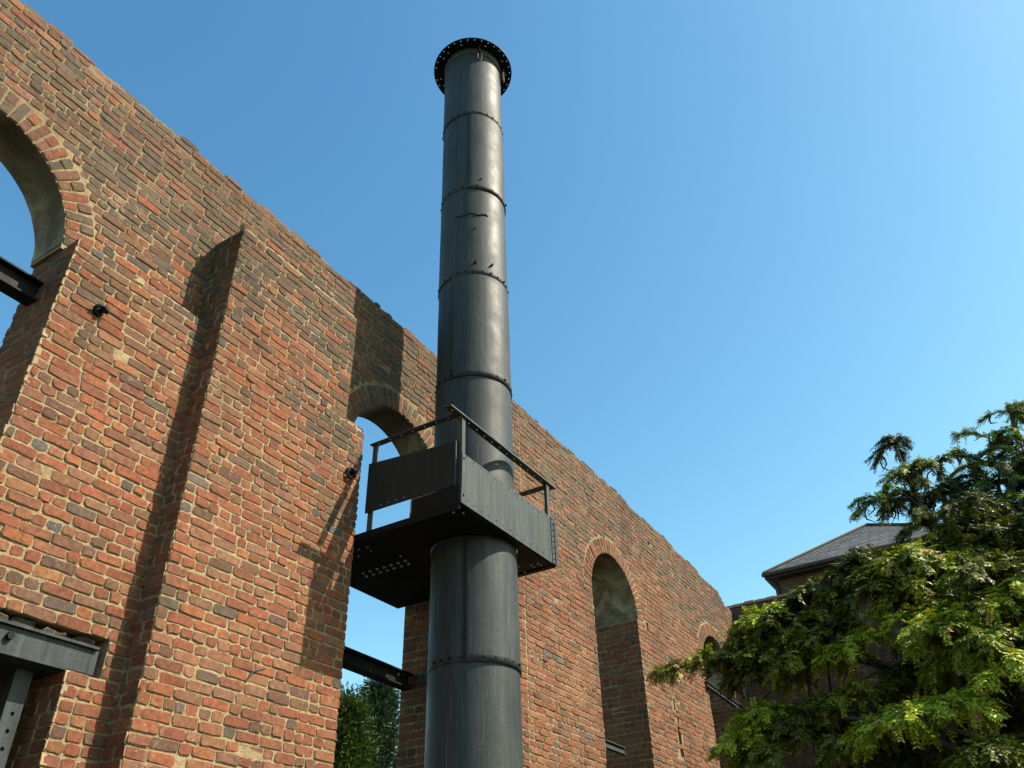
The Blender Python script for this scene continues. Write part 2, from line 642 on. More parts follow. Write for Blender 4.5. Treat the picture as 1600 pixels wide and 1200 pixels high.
def lerp_prof(prof, y):
    for (a, za), (b, zb) in zip(prof, prof[1:]):
        if a <= y <= b:
            return za + (zb - za) * (y - a) / (b - a + 1e-9)
    return prof[0][1] if y < prof[0][0] else prof[-1][1]

def below_top(prof, y0, y1, zhi):
    """intervals of [y0, y1] whose wall top is above zhi"""
    o, cur = [], None
    n = int((y1 - y0) / 0.05)
    for k in range(n + 1):
        y = y0 + (y1 - y0) * k / n
        ok = lerp_prof(prof, y) >= zhi - 0.012
        if ok and cur is None: cur = y
        if not ok and cur is not None:
            o.append((cur, y)); cur = None
    if cur is not None: o.append((cur, y1))
    return o

def core(name, prof, holes, T, parent, pits, x0=0.0, zb=0.0):
    outline = [(prof[0][0], zb), (prof[-1][0], zb)]
    top = []
    y0, y1 = prof[0][0], prof[-1][0]
    n = int((y1 - y0) / 0.09)
    for k in range(n + 1):
        y = y1 + (y0 - y1) * k / n
        top.append((y, lerp_prof(prof, y) - 0.03 + random.uniform(-0.02, 0.012)))
    mb = plate(outline + top, holes + [[(q[0] - q[2], q[1] - q[3]), (q[0] + q[2], q[1] - q[3]), (q[0] + q[2], q[1] + q[3]), (q[0] - q[2], q[1] + q[3])] for q in pits], (x0 - 0.0078, 0, 0), UY, UZ, NX, T - 0.0078)
    for q in pits:                                   # the back of a broken-out pocket
        mb.box((x0 - 0.20, q[0] - q[2] - 0.01, q[1] - q[3] - 0.01), (x0 - 0.11, q[0] + q[2] + 0.01, q[1] + q[3] + 0.01))
    return mb.build(name, M_MORTAR, parent)

def soffit(W, T, parent, x0=0.0):
    c, hw, r, zs, zb, st = W
    a0 = 0 if st is None else math.asin((st - zs) / r)
    mb = MB()
    n = 28
    rr = r - 0.004
    vs_ = []
    for k in range(n + 1):
        a = a0 + (math.pi - 2 * a0) * k / n
        for x in (x0 - 0.004, x0 - (T + x0) * 0.33, x0 - (T + x0) * 0.66, -T + 0.003):
            j = random.uniform(-0.004, 0.004)
            vs_.append((x, c + (rr + j) * math.cos(a), zs + (rr + j) * math.sin(a)))
    fs = []
    for k in range(n):
        for q in range(3):
            fs.append((k * 4 + q, k * 4 + q + 1, (k + 1) * 4 + q + 1, (k + 1) * 4 + q))
    mb.add(vs_, fs)
    mb.build('arch_soffit', M_PLASTER, parent, smooth=True)

def tA(y, z, arch=False):
    return pick_tint(y, z - (0.25 if arch else 0))
def tB(y, z, arch=False):
    if arch:
        return tuple(0.42 * q for q in random.choice(TAN + TAN + RED + BROWN))
    return pick_tint(y, z - 0.25, True)

# ------------------------------------------------------------------ near wall with buttress
PP = 0.19            # buttress projection
wallA = thing('brick_wall', 'weathered red brick wall with broad buttress and arched window beside the black chimney', 'brick wall')
profU = [(-2.0, 7.35), (5.9, 7.345), (YC, 7.37)]
profR = [(YC, 7.43), (YS, 7.44)]
DOOR = [(0.72, 0.06), (2.60, 0.06), (2.60, 2.98), (2.80, 2.985), (2.80, 3.205), (0.50, 3.205), (0.50, 2.98), (0.72, 2.98)]
pitsA = [(1.90, 6.83, 0.03, 0.025)]
# lower part with notches for the two windows
lo_outline = [(-2.0, 0.0), (YC - 0.002, 0.0), (YC - 0.002, LEDGE - 0.006), (W2[0] + W2[1], LEDGE - 0.006), (W2[0] + W2[1], W2[4]), (W2[0] - W2[1], W2[4]), (W2[0] - W2[1], LEDGE - 0.006), (W1[0] + W1[1], LEDGE - 0.006), (W1[0] + W1[1], W1[4]), (W1[0] - W1[1], W1[4]), (W1[0] - W1[1], LEDGE - 0.006), (-2.0, LEDGE - 0.006)]
plate(lo_outline, [DOOR], (-0.0078, 0, 0), UY, UZ, NX, TA - 0.0078).build('wall_core', M_MORTAR, wallA)
ZU = LEDGE - 0.03                                    # the set-back upper part stands on the lower one, arches cut into its foot
up = [(-2.0, ZU)]
for W in (W1, W2):
    a0 = math.asin((ZU - W[3]) / W[2])
    up += [(W[0] - W[2] * math.cos(a0 + (math.pi - 2 * a0) * k / 28), W[3] + W[2] * math.sin(a0 + (math.pi - 2 * a0) * k / 28)) for k in range(29)]
up.append((YC, ZU))
for k in range(95):
    y = YC + (-2.0 - YC) * k / 94
    up.append((y, lerp_prof(profU, y) - 0.03 + random.uniform(-0.02, 0.012)))
q = pitsA[0]
plate(up, [[(q[0] - q[2], q[1] - q[3]), (q[0] + q[2], q[1] - q[3]), (q[0] + q[2], q[1] + q[3]), (q[0] - q[2], q[1] + q[3])]], (-SET - 0.0078, 0, 0), UY, UZ, NX, TA - SET - 0.013).build('wall_core', M_MORTAR, wallA)
pk = MB(); pk.box((-SET - 0.2, q[0] - 0.05, q[1] - 0.045), (-SET - 0.11, q[0] + 0.05, q[1] + 0.045)); pk.build('wall_core', M_MORTAR, wallA)
core('wall_core', profR, [], TA - 0.003, wallA, [], 0.0)
soffit(W1, TA - 0.006, wallA, -SET)
soffit(W2, TA - 0.006, wallA, -SET)
def solidA(zlo, zhi):
    iv = [(-0.9, YC)]
    iv = cut(iv, (W1[0] - W1[1], W1[0] + W1[1]) if zhi > W1[4] else None)
    iv = cut(iv, (W2[0] - W2[1], W2[0] + W2[1]))
    if zlo < 2.975: iv = cut(iv, (0.72, 2.60))
    elif zlo < 3.19: iv = cut(iv, (0.5, 2.80))
    iv = cut(iv, (2.925, 4.30))
    if zhi < 5.42: iv = cut(iv, (2.925, 4.53))
    return iv
def solidU(zlo, zhi):
    iv = below_top(profU, -0.9, YC, zhi)
    iv = cut(iv, opening_span(W1, zlo, zhi))
    iv = cut(iv, opening_span(W2, zlo, zhi))
    if zhi < 6.56: iv = cut(iv, (2.925, 4.30))
    return iv
BA = Bricks()
def tLow(y, z, arch=False):                          # the top courses under the ledge are weathered dark
    return pick_tint(y, z if z < 5.42 or random.random() < 0.3 else 6.6)
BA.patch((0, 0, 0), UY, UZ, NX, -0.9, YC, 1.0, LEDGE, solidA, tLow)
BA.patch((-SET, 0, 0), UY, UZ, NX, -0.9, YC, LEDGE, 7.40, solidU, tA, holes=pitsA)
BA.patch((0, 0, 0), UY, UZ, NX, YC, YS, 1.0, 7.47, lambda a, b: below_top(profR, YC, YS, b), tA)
y = -0.9
while y < 2.85:                                      # bricks lying on the ledge
    L = random.choice((0.1, 0.1, 0.2)) + random.uniform(-0.01, 0.01)
    if abs(y + L / 2 - W1[0]) > W1[1] + L / 2 and random.random() < 0.85:
        BA.put((-SET, y, LEDGE + random.uniform(-0.004, 0.012)), (1, 0, 0), (0, 1, 0), (0, 0, 1), SET - random.uniform(0.0, 0.02), L - 0.012, pick_tint(y, 6.9), 1.3, depth=0.05)
    y += L
BA.ring((-SET, 0, 0), UY, UZ, NX, W1[0], W1[3], W1[2], 0.06, math.pi - 0.06, tA)
BA.ring((-SET, 0, 0), UY, UZ, NX, W2[0], W2[3], W2[2], 0.0, math.pi, tA)
# reveals that face the camera
BA.patch((0, W1[0] + W1[1] - 0.009, 0), (-1, 0, 0), UZ, (0, -1, 0), 0.0, TA, 4.0, LEDGE, lambda a, b: [(0, TA)], tA)
BA.patch((0, W2[0] + W2[1] - 0.009, 0), (-1, 0, 0), UZ, (0, -1, 0), 0.0, TA, 1.2, W2[3], lambda a, b: [(0, TA)], tA)
BA.patch((0, 2.591, 0), (-1, 0, 0), UZ, (0, -1, 0), 0.0, TA, 1.0, 2.98, lambda a, b: [(0, TA)], tA)
# the opposite reveals, turned away from the camera
for W in (W1, W2):
    BA.patch((-TA, W[0] - W[1] + 0.009, 0), (1, 0, 0), UZ, (0, 1, 0), 0.0, TA, max(1.2, W[4]), W[3], lambda a, b: [(0, TA)], tA)
BA.patch((0, 4.532, 0), (1, 0, 0), UZ, (0, 1, 0), 0.0, PP, 1.2, 5.42, lambda a, b: [(0, PP - 0.004)], tA)
# buttress: front, left flank, top
def solidP(zlo, zhi):
    if zhi < 5.43: return [(2.92, 4.535)]
    return [(2.92, 4.30)]
bt = MB()
xx = PP - 0.0078
bt.box((-SET - 0.05, 2.928, 0.0), (xx, 4.292, 6.54))
bt.box((-0.05, 4.29, 0.0), (xx + 0.001, 4.523, 5.42))
bt.build('buttress_core', M_MORTAR, wallA)
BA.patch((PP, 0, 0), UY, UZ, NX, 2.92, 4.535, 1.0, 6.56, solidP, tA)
UX = (1, 0, 0)
BA.patch((0, 2.92, 0), UX, UZ, (0, -1, 0), 0.0, PP - 0.004, 1.0, LEDGE, lambda a, b: [(0, PP - 0.004)], tA)
BA.patch((-SET, 2.92, 0), UX, UZ, (0, -1, 0), 0.0, SET + PP - 0.004, LEDGE, 6.55, lambda a, b: [(0, SET + PP - 0.004)], tA)
for y in np.arange(2.95, 4.2, 0.11):                 # top bricks of the buttress, laid flat, one tipped up at the corner
    for x in (-SET, 0.02):
        BA.put((x, y, 6.555), UX, (0, 1, 0), (0, 0, 1), 0.16, 0.10, pick_tint(y, 6.9), 1.2, depth=0.05)
BA.put((PP - 0.03, 2.935, 6.55), (0, 1, 0), (0, -0.15, 0.99), NX, 0.075, 0.085, pick_tint(3, 6.9), 1.4, depth=0.05)
for y in np.arange(4.31, 4.5, 0.1):
    BA.put((0.0, y, 5.44), UX, (0, 1, 0), (0, 0, 1), 0.19, 0.09, pick_tint(4, 6.9), 1.3, depth=0.05)
# ragged cap of the wall
def cap(B, prof, y0, y1, T, tf, x0=0.0):
    """the uneven broken top course, flush with the face"""
    y = y0
    while y < y1:
        L = random.choice((0.1, 0.2, 0.2)) + random.uniform(-0.01, 0.01)
        z = lerp_prof(prof, y + L / 2)
        zc = math.floor((z + 0.012) / 0.0695) * 0.0695
        if random.random() < 0.9:
            h = max(0.02, z - zc + random.uniform(-0.02, 0.010))
            B.put((x0, y, zc + 0.004), UY, (random.uniform(-0.25, 0.0), 0, 1), NX, L - random.uniform(0.008, 0.02), h, tf(y, z + 0.6), 1.3, depth=0.14, out=random.uniform(-0.03, 0.004))
        y += L
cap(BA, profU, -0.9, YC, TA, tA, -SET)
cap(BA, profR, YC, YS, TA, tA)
for k in range(13):                                 # broken brick and mortar packed over the lintel
    y = 0.62 + k * 0.165 + random.uniform(-0.03, 0.03)
    BA.put((random.uniform(-0.06, -0.02), y, 3.147), UY, (0, random.uniform(-0.2, 0.2), 1), NX, random.uniform(0.07, 0.14), random.uniform(0.022, 0.05), (0.035, 0.03, 0.025), 1.6, depth=0.08, out=random.uniform(0.0, 0.02))
BA.build(wallA)

ck = MB()
ck.tube([(PP + 0.001, 3.66, 3.13), (PP + 0.001, 3.70, 3.20), (PP + 0.001, 3.80, 3.245)], [0.005, 0.009, 0.006], 5)
ck.build('crack', M_DARK_FILL, wallA)

# ------------------------------------------------------------------ far wall
wallB = thing('brick_wall', 'tall thicker far wall of tan and red brick with two narrow arched openings beside the tree', 'brick wall')
profB = [(YS, 7.45), (8.8, 7.43), (10.6, 7.425), (11.75, 7.39), (13.0, 7.32), (13.7, 7.27), (14.2, 7.23), (14.62, 7.21), (14.70, 7.07), (15.13, 7.05)]
pitsB = [(11.60, 4.13, 0.055, 0.20), (11.8, 5.10, 0.09, 0.07), (10.9, 5.55, 0.035, 0.06), (11.35, 7.0, 0.05, 0.03), (11.62, 4.45, 0.03, 0.10), (11.55, 4.62, 0.025, 0.08)]
core('wall_core', profB, [arch_hole(*W3), arch_hole(*W4)], TB, wallB, pitsB)
soffit(W3, TB, wallB)
soffit(W4, TB, wallB)
def solidB(zlo, zhi):
    iv = below_top(profB, YS + 0.01, 15.13, zhi)
    return cut(cut(iv, opening_span(W3, zlo, zhi)), opening_span(W4, zlo, zhi))
BB = Bricks()
BB.patch((0, 0, 0), UY, UZ, NX, YS, 15.13, 2.0, 7.46, solidB, tB, holes=pitsB)
for W in (W3, W4):
    BB.ring((0, 0, 0), UY, UZ, NX, W[0], W[3], W[2], 0.0, math.pi, tB)
    BB.patch((0, W[0] + W[1] - 0.009, 0), (-1, 0, 0), UZ, (0, -1, 0), 0.0, TB, 2.2, W[3], lambda a, b: [(0, TB)], lambda y, z: pick_tint(10, 4.5))
for W in (W3, W4):
    BB.patch((-TB, W[0] - W[1] + 0.009, 0), (1, 0, 0), UZ, (0, 1, 0), 0.0, TB, 2.2, W[3], lambda a, b: [(0, TB)], lambda y, z: pick_tint(10, 4.5))
cap(BB, profB, YS + 0.02, 15.0, TB, tB)
BB.build(wallB)

# ------------------------------------------------------------------ cross wall and the slate roofed building
cross = thing('brick_wall', 'shaded dark brick cross wall behind the locust tree, meeting the far wall end', 'brick wall')
mb = MB()
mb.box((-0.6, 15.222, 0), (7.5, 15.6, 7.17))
mb.build('wall_core', M_SHADE_MORTAR, cross)
BC = Bricks()
tC = lambda y, z: tuple(0.42 * q for q in random.choice(BROWN + GREY[:2] + [(0.22, 0.10, 0.06)]))  # dark tints put the shade of these faces into the brick colour
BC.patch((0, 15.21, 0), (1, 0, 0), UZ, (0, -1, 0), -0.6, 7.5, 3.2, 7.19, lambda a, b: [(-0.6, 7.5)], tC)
for x in np.arange(-0.6, 7.4, 0.21):
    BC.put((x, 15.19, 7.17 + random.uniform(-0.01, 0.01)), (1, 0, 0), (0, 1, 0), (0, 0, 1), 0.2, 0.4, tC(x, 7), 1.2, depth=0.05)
BC.build(cross, limit=300)

tower = thing('brick_building', 'square brick building with slate pyramid roof rising behind the cross wall', 'building')
bx0, bx1, by0, by1, ez = 0.04, 4.36, 18.0, 22.3, 8.70
mb = MB()
mb.box((bx0 + 0.24, by0 + 0.24, 0), (bx1 - 0.24, by1 - 0.24, ez - 0.05))
mb.build('wall', M_SHADE_MORTAR, tower)
BT = Bricks()
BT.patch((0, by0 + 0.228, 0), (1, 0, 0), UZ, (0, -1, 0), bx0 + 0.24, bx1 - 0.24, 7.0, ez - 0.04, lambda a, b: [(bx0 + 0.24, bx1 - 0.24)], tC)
BT.build(tower, limit=0)
mb = MB()
mb.box((bx0, by0, ez - 0.10), (bx1, by1, ez + 0.02))
mb.build('eaves', M_FASCIA, tower)
mb = MB()
mb.tube([(bx0 - 0.03, by0 - 0.05, ez - 0.02), (bx1 + 0.03, by0 - 0.05, ez - 0.02)], 0.05, 8)
mb.build('gutter', M_FASCIA, tower)
mb = MB()
mb.tube([(bx0 + 0.02, by0 + 0.02, ez - 0.05), (bx0 + 0.18, by0 + 0.18, ez - 0.28), (bx0 + 0.18, by0 + 0.18, 6.5)], 0.04, 8)
mb.build('downpipe', M_FASCIA, tower)
apex = Vector(((bx0 + bx1) / 2, (by0 + by1) / 2, 10.17))
roof = MB()
cr = [Vector((bx0, by0, ez + 0.025)), Vector((bx1, by0, ez + 0.025)), Vector((bx1, by1, ez + 0.025)), Vector((bx0, by1, ez + 0.025))]
roof.add([tuple(q) for q in cr] + [tuple(apex)], [(0, 1, 4), (1, 2, 4), (2, 3, 4), (3, 0, 4), (3, 2, 1, 0)])
roof_o = roof.build('roof', M_FASCIA, tower)
sl = MB()
for q in range(4):                                    # slates course by course on the four slopes
    a, b = cr[q], cr[(q + 1) % 4]
    nrm = (b - a).cross(apex - a).normalized()
    rows = 19
    for r in range(rows):
        t0, t1 = r / rows, min(1, (r + 1.25) / rows)
        L0, R0 = a.lerp(apex, t0), b.lerp(apex, t0)
        L1, R1 = a.lerp(apex, t1), b.lerp(apex, t1)
        width = (R0 - L0).length
        n = max(1, int(width / 0.22))
        for k in range(n):
            s0 = max(0, (k - 0.5 * (r % 2)) / n)
            s1 = min(1, (k + 1 - 0.5 * (r % 2)) / n) - 0.006 / max(width, 0.3)
            lift = 0.012 + random.uniform(0, 0.005)
            g = random.uniform(0.06, 0.115)
            P0, P1 = L0.lerp(R0, s0) + nrm * lift, L0.lerp(R0, s1) + nrm * lift
            P2, P3 = L1.lerp(R1, s1) + nrm * 0.003, L1.lerp(R1, s0) + nrm * 0.003
            D0, D1 = P0 - nrm * 0.009, P1 - nrm * 0.009
            sl.add([tuple(p) for p in (P0, P1, P2, P3, D0, D1)], [(0, 1, 2, 3), (4, 5, 1, 0)], (g, g * 1.02, g * 1.0, 1))
sl.build('slates', M_SLATE, roof_o, kind='stuff')
hp = MB()
for q in range(4):
    hp.tube([tuple(cr[q] + Vector((0, 0, 0.03))), tuple(apex + Vector((0, 0, 0.03)))], 0.035, 6)
hp.build('hip_roll', M_FASCIA, roof_o)

# ------------------------------------------------------------------ chimney
CX, CY, CR = 0.757, 5.380, 0.355
LEAN = -0.0040
def axis(z):
    return (CX + LEAN * (z - 4) * 0.83, CY + LEAN * (z - 4) * 0.56)
chim = thing('iron_chimney', 'tall black riveted iron chimney with a perforated flange at its top', 'chimney')
joints = [0.85, 2.18, 3.492, 4.784, 6.091, 7.352, 8.617, 9.918, 11.204]
CAMA = math.atan2(-CY, 4.4 - CX)                      # direction from the shaft towards the viewer
seam_off = {0: 0.8, 1: 2.4, 2: -0.20, 3: 2.6, 4: -0.62, 5: 2.2, 6: -0.15, 7: 2.5}
mbase = MB()
SEG = 72
rv = MB()
def ring_pts(z, r, a0=0.0, lap=0.0):
    ax, ay = axis(z)
    o = []
    for k in range(SEG + 1):
        a = a0 + 2 * math.pi * k / SEG
        rr = r + lap * (1 - k / SEG)
        o.append((ax + rr * math.cos(a), ay + rr * math.sin(a), z))
    return o
for i, (z0, z1) in enumerate(zip(joints, joints[1:])):
    s = MB()
    a0 = CAMA + seam_off[i]
    rows = [(z0 - 0.03, CR - 0.004), (z0 - 0.03, CR + 0.0055), (z0 + 0.03, CR + 0.0045), (z0 + 0.12, CR + 0.001)]
    for q in (0.3, 0.5, 0.7):
        rows.append((z0 + (z1 - z0) * q, CR + random.uniform(-0.0015, 0.0015)))
    rows.append((z1 + 0.0, CR - 0.001))
    vs_, fs = [], []
    for (z, r) in rows:
        vs_ += ring_pts(z, r, a0, 0.009)
    n = SEG + 1
    for r in range(len(rows) - 1):
        for k in range(SEG):
            fs.append((r * n + k, r * n + k + 1, (r + 1) * n + k + 1, (r + 1) * n + k))
        fs.append((r * n + SEG, r * n, (r + 1) * n, (r + 1) * n + SEG))
    s.add(vs_, fs)
    o = s.build('shaft_section', M_CHIM, chim)
    me = o.data
    sm = [True] * len(me.polygons)
    per = SEG + 1
    for r in range(len(rows) - 1):
        sm[r * per + SEG] = False
        if r == 0:
            for k in range(SEG):
                sm[k] = False
    me.polygons.foreach_set('use_smooth', sm)
    # rivets: a ring just above the lap and a row beside the upright seam
    rb = MB()
    nr = 26
    for k in range(nr):
        a = 2 * math.pi * (k + random.uniform(-0.08, 0.08)) / nr + 0.1 * i
        if random.random() < 0.05:
            continue
        ax, ay = axis(z0)
        R_ = CR + 0.007
        h = 0.012 if random.random() < 0.85 else 0.024
        rb.rivet((ax + R_ * math.cos(a), ay + R_ * math.sin(a), z0 + 0.012), (math.cos(a), math.sin(a), 0), 0.0125, h)
    rb.build('rivets', M_BLACK, chim, kind='stuff')  # black colour stands in for the unlit side of the rivets
    rb = MB()
    rows_ = int((z1 - z0 - 0.1) / 0.062)
    for k in range(rows_):
        a = a0 - 0.055
        ax, ay = axis(z0 + 0.06 + k * 0.062)
        R_ = CR + 0.0005
        rb.rivet((ax + R_ * math.cos(a), ay + R_ * math.sin(a), z0 + 0.08 + k * 0.062), (math.cos(a), math.sin(a), 0), 0.0095, 0.009)
    rb.build('seam_rivets', M_CHIM, chim, kind='stuff')
# odd bolts and the scar of a lost band
od = MB()
for a, z, L in ((CAMA + 0.05, 7.47, 0.035), (CAMA + 0.55, 7.49, 0.03), (CAMA + 0.25, 8.75, 0.02), (CAMA + 1.35, 8.63, 0.03), (CAMA + 0.05, 7.97, 0.01)):
    ax, ay = axis(z)
    p = Vector((ax + CR * math.cos(a), ay + CR * math.sin(a), z))
    d = Vector((math.cos(a), math.sin(a), 0))
    od.tube([p - d * 0.01, p + d * L], 0.014, 6)
od.build('bolts', M_BLACK, chim, kind='stuff')
sc = MB()
pts = []
for k in range(13):
    a = CAMA - 0.62 + 1.08 * k / 12
    z = 8.186 + 0.015 * math.sin(k * 1.3) - 0.02 * (k < 3)
    ax, ay = axis(z)
    pts.append((ax + (CR + 0.004) * math.cos(a), ay + (CR + 0.004) * math.sin(a), z))
sc.tube(pts, [0.004, 0.006, 0.008, 0.007, 0.009, 0.008, 0.006, 0.009, 0.008, 0.010, 0.012, 0.010, 0.005], 6)
sc.build('broken_band', M_BLACK, chim)
# flange with bolt holes and the angle ring under it
ax, ay = axis(11.214)
FR = 0.508
hl = [(0, 0, 0.338)]
for k in range(34):
    a = 2 * math.pi * k / 34
    if random.random() < 0.93:
        hl.append((0.481 * math.cos(a), 0.481 * math.sin(a), 0.0095))
for k in range(26):
    a = 2 * math.pi * (k + 0.35) / 26
    if random.random() < 0.55:
        hl.append((0.427 * math.cos(a + 0.05), 0.427 * math.sin(a + 0.05), 0.0085))
outl = [(FR * math.cos(2 * math.pi * k / 72), FR * math.sin(2 * math.pi * k / 72)) for k in range(72)]
plate(outl, hl, (ax, ay, 11.229), (1, 0, 0), (0, 1, 0), (0, 0, 1), 0.014, 8).build('flange', M_BLACK, chim)
rg = MB()
vs_, fs = [], []
prof_ = [(CR + 0.002, 11.10), (CR + 0.014, 11.102), (CR + 0.014, 11.199), (CR + 0.02, 11.213)]
for (r, z) in prof_:
    for k in range(48):
        a = 2 * math.pi * k / 48
        vs_.append((ax + r * math.cos(a), ay + r * math.sin(a), z))
for r in range(3):
    for k in range(48):
        k2 = (k + 1) % 48
        fs.append((r * 48 + k, r * 48 + k2, (r + 1) * 48 + k2, (r + 1) * 48 + k))
rg.add(vs_, fs)
rg.build('angle_ring', M_CHIM, chim, smooth=True)
def hanger(a, z_top, drop, rad):
    h = MB()
    d = Vector((math.cos(a), math.sin(a), 0)); tn = Vector((-math.sin(a), math.cos(a), 0))
    c = Vector((ax, ay, 0)) + d * rad
    h.tube([c + Vector((0, 0, z_top)), c + Vector((0, 0, z_top - drop * 0.45))], 0.016, 8)
    lo = [c + Vector((0, 0, z_top - drop * 0.7)) + tn * 0.026 * math.cos(t) + Vector((0, 0, 0.30 * drop * math.sin(t))) for t in np.linspace(0, 2 * math.pi, 13)]
    h.tube(lo, 0.011, 6)
    h.tube([c + Vector((0, 0, z_top + 0.03)), c + Vector((0, 0, z_top - 0.02))], 0.03, 6)
    h.build('hanging_eye', M_BLACK, chim, smooth=False)
hanger(CAMA + 0.20, 11.214, 0.33, 0.415)
hanger(CAMA + 1.35, 11.214, 0.29, 0.40)

# ------------------------------------------------------------------ platform round the chimney
plat = thing('iron_platform', 'riveted iron balcony platform with guard rails wrapped round the chimney', 'platform')
OX, Y0, Y1, FZ = 1.20, 4.552, 6.02, 4.482
axp, ayp = axis(FZ)
hl = [(axp, ayp, CR + 0.0115)]
bl_ = []
for k in range(7):
    bl_.append((-0.26 + 0.077 * k, 5.16)); bl_.append((-0.28 + 0.077 * k, 5.23))
few = [(0.23, 5.06, 0.008), (0.26, 5.45, 0.008), (0.20, 5.55, 0.008), (0.15, 5.63, 0.008), (-0.06, 4.86, 0.007), (0.10, 4.83, 0.007)]
few += [(0.93, 5.82, 0.009), (1.03, 5.91, 0.009), (1.10, 5.91, 0.009), (0.905, 5.96, 0.009), (1.03, 5.86, 0.008), (1.10, 5.86, 0.008), (1.12, 4.70, 0.007), (1.06, 4.65, 0.007)]
few += [(-0.15 + 0.09 * k, 4.75 + 0.004 * k, 0.006) for k in range(4)]
pb = MB()
for (x, y) in bl_:
    pb.rivet((x, y, FZ - 0.0125), (0, 0, -1), 0.017, 0.012)
for (x, y, r) in few:
    pb.rivet((x, y, FZ - 0.0125), (0, 0, -1), 0.011, 0.010)
pb.build('bolt_heads', M_BOLT, plat, kind='stuff')
fp = [(OX - 0.012, Y0), (OX - 0.012, Y1), (-0.56, Y1), (-0.56, 4.735), (-0.02, 4.735), (-0.02, Y0)]
plate(fp, hl, (0, 0, FZ), (1, 0, 0), (0, 1, 0), (0, 0, 1), 0.012).build('floor_plate', M_BLACK, plat)
for k, (lo, hi) in enumerate((((0.0, Y0 + 0.002, FZ - 0.055), (OX - 0.02, Y0 + 0.012, FZ - 0.0125)), ((0.05, Y1 - 0.06, FZ - 0.022), (OX - 0.02, Y1 - 0.006, FZ - 0.0125)), ((OX - 0.07, Y0 + 0.02, FZ - 0.02), (OX - 0.02, Y1 - 0.07, FZ - 0.0125)))):
    b = MB(); b.box(lo, hi); b.build('floor_angle', M_BLACK, plat)
# outer guard plate (faces the sun) with bolt holes
hl = []
for k in range(14):
    y = Y0 + 0.06 + k * 0.1045
    hl.append((y, FZ + 0.405 + 0.004 * random.uniform(-1, 1), 0.0075)); hl.append((y + 0.01, FZ + 0.028 + 0.004 * random.uniform(-1, 1), 0.0075))
hl += [(Y0 + 0.03, FZ + 0.38, 0.013), (Y0 + 0.03, FZ + 0.06, 0.013)]
for z in (0.10, 0.19, 0.28, 0.35):
    hl.append((Y1 - 0.13, FZ + z, 0.007))
ol = [(Y0, FZ - 0.01), (Y1 - 0.05, FZ - 0.012), (Y1 + 0.003, FZ + 0.0), (Y1 + 0.003, FZ + 0.43), (Y0 + 0.012, FZ + 0.425)]
plate(ol, hl, (OX, 0, 0), (0, 1, 0), (0, 0, 1), (1, 0, 0), 0.008).build('guard_plate', M_IRON, plat)
es = MB()
es.box((OX + 0.0012, Y1 - 0.085, FZ - 0.005), (OX + 0.007, Y1 - 0.045, FZ + 0.432))
es.box((OX + 0.0012, Y1 - 0.03, FZ - 0.02), (OX + 0.009, Y1 + 0.012, FZ + 0.40))
es.build('end_strip', M_IRON, plat)
pr = MB()
for z in np.arange(0.03, 0.43, 0.055):
    pr.rivet((OX + 0.008, Y1 - 0.065, FZ + z), (1, 0, 0), 0.008, 0.006)
    pr.rivet((OX + 0.0085, Y1 - 0.01, FZ + z + 0.02), (1, 0, 0), 0.007, 0.006)
pr.build('rivets', M_BLACK, plat, kind='stuff')
# near side guard plate, raised above the floor
hl = [(0.33 + 0.077 * k, 4.683, 0.0065) for k in range(5)] + [(0.72, 4.872, 0.006), (0.74, 4.74, 0.006), (0.70, 5.045, 0.006), (1.13, 4.79, 0.006)]
plate([(0.244, 4.652), (1.164, 4.642), (1.164, 5.025), (0.244, 5.112)], hl, (0, Y0 + 0.006, 0), (1, 0, 0), (0, 0, 1), (0, -1, 0), 0.007).build('guard_plate', M_DUSTY, plat)
kp = MB(); kp.box((0.72, Y0 + 0.014, FZ + 0.001), (1.17, Y0 + 0.022, 4.638)); kp.build('kick_plate', M_BLACK, plat)
es = MB(); es.box((1.142, Y0 - 0.012, 4.63), (1.152, Y0 - 0.0015, 5.02)); es.build('edge_strip', M_IRON, plat)
# posts (angle iron) and rails
def angle_post(x, y, z0, z1, sx, sy, wdt=0.045, t=0.007):
    b = MB()
    b.box((min(x, x + sx * wdt), min(y, y + sy * t), z0), (max(x, x + sx * wdt), max(y, y + sy * t), z1))
    b.box((min(x, x + sx * t), min(y + sy * t, y + sy * wdt), z0), (max(x, x + sx * t), max(y + sy * t, y + sy * wdt), z1))
    return b.build('post', M_IRON, plat)
angle_post(OX - 0.010, Y0 + 0.016, FZ + 0.002, 5.252, -1, 1)
angle_post(OX - 0.010, Y1 - 0.055, FZ + 0.002, 5.252, -1, -1, 0.05)
angle_post(0.262, Y0 + 0.022, FZ + 0.002, 5.287, 1, 1, 0.055)
angle_post(0.20, Y1 - 0.01, FZ + 0.002, 5.252, 1, -1, 0.045)
hl = [(-0.03, 4.46 + 0.117 * k, 0.009) for k in range(14)]
r1 = plate([(-0.062, 4.38), (0.004, 4.40), (0.004, 6.075), (-0.062, 6.07)], hl, (OX, 0, 5.265), (1, 0, 0), (0, 1, 0), (0, 0, 1), 0.009)
r1.build('rail', M_IRON, plat)
lip = MB(); lip.box((OX + 0.0045, 4.39, 5.250), (OX + 0.010, 6.075, 5.264)); lip.build('rail_lip', M_IRON, plat)
hl = [(0.33 + 0.12 * k, 0.0, 0.008) for k in range(7)]
plate([(0.25, -0.03), (OX - 0.07, -0.03), (OX - 0.07, 0.03), (0.25, 0.03)], hl, (0, Y0 + 0.02, 5.296), (1, 0, 0), (0, 1, 0), (0, 0, 1), 0.008).build('rail', M_IRON, plat)
hl = [(0.96, 0.0, 0.008), (1.06, 0.0, 0.008), (0.50, 0.0, 0.008), (0.70, 0, 0.008)]
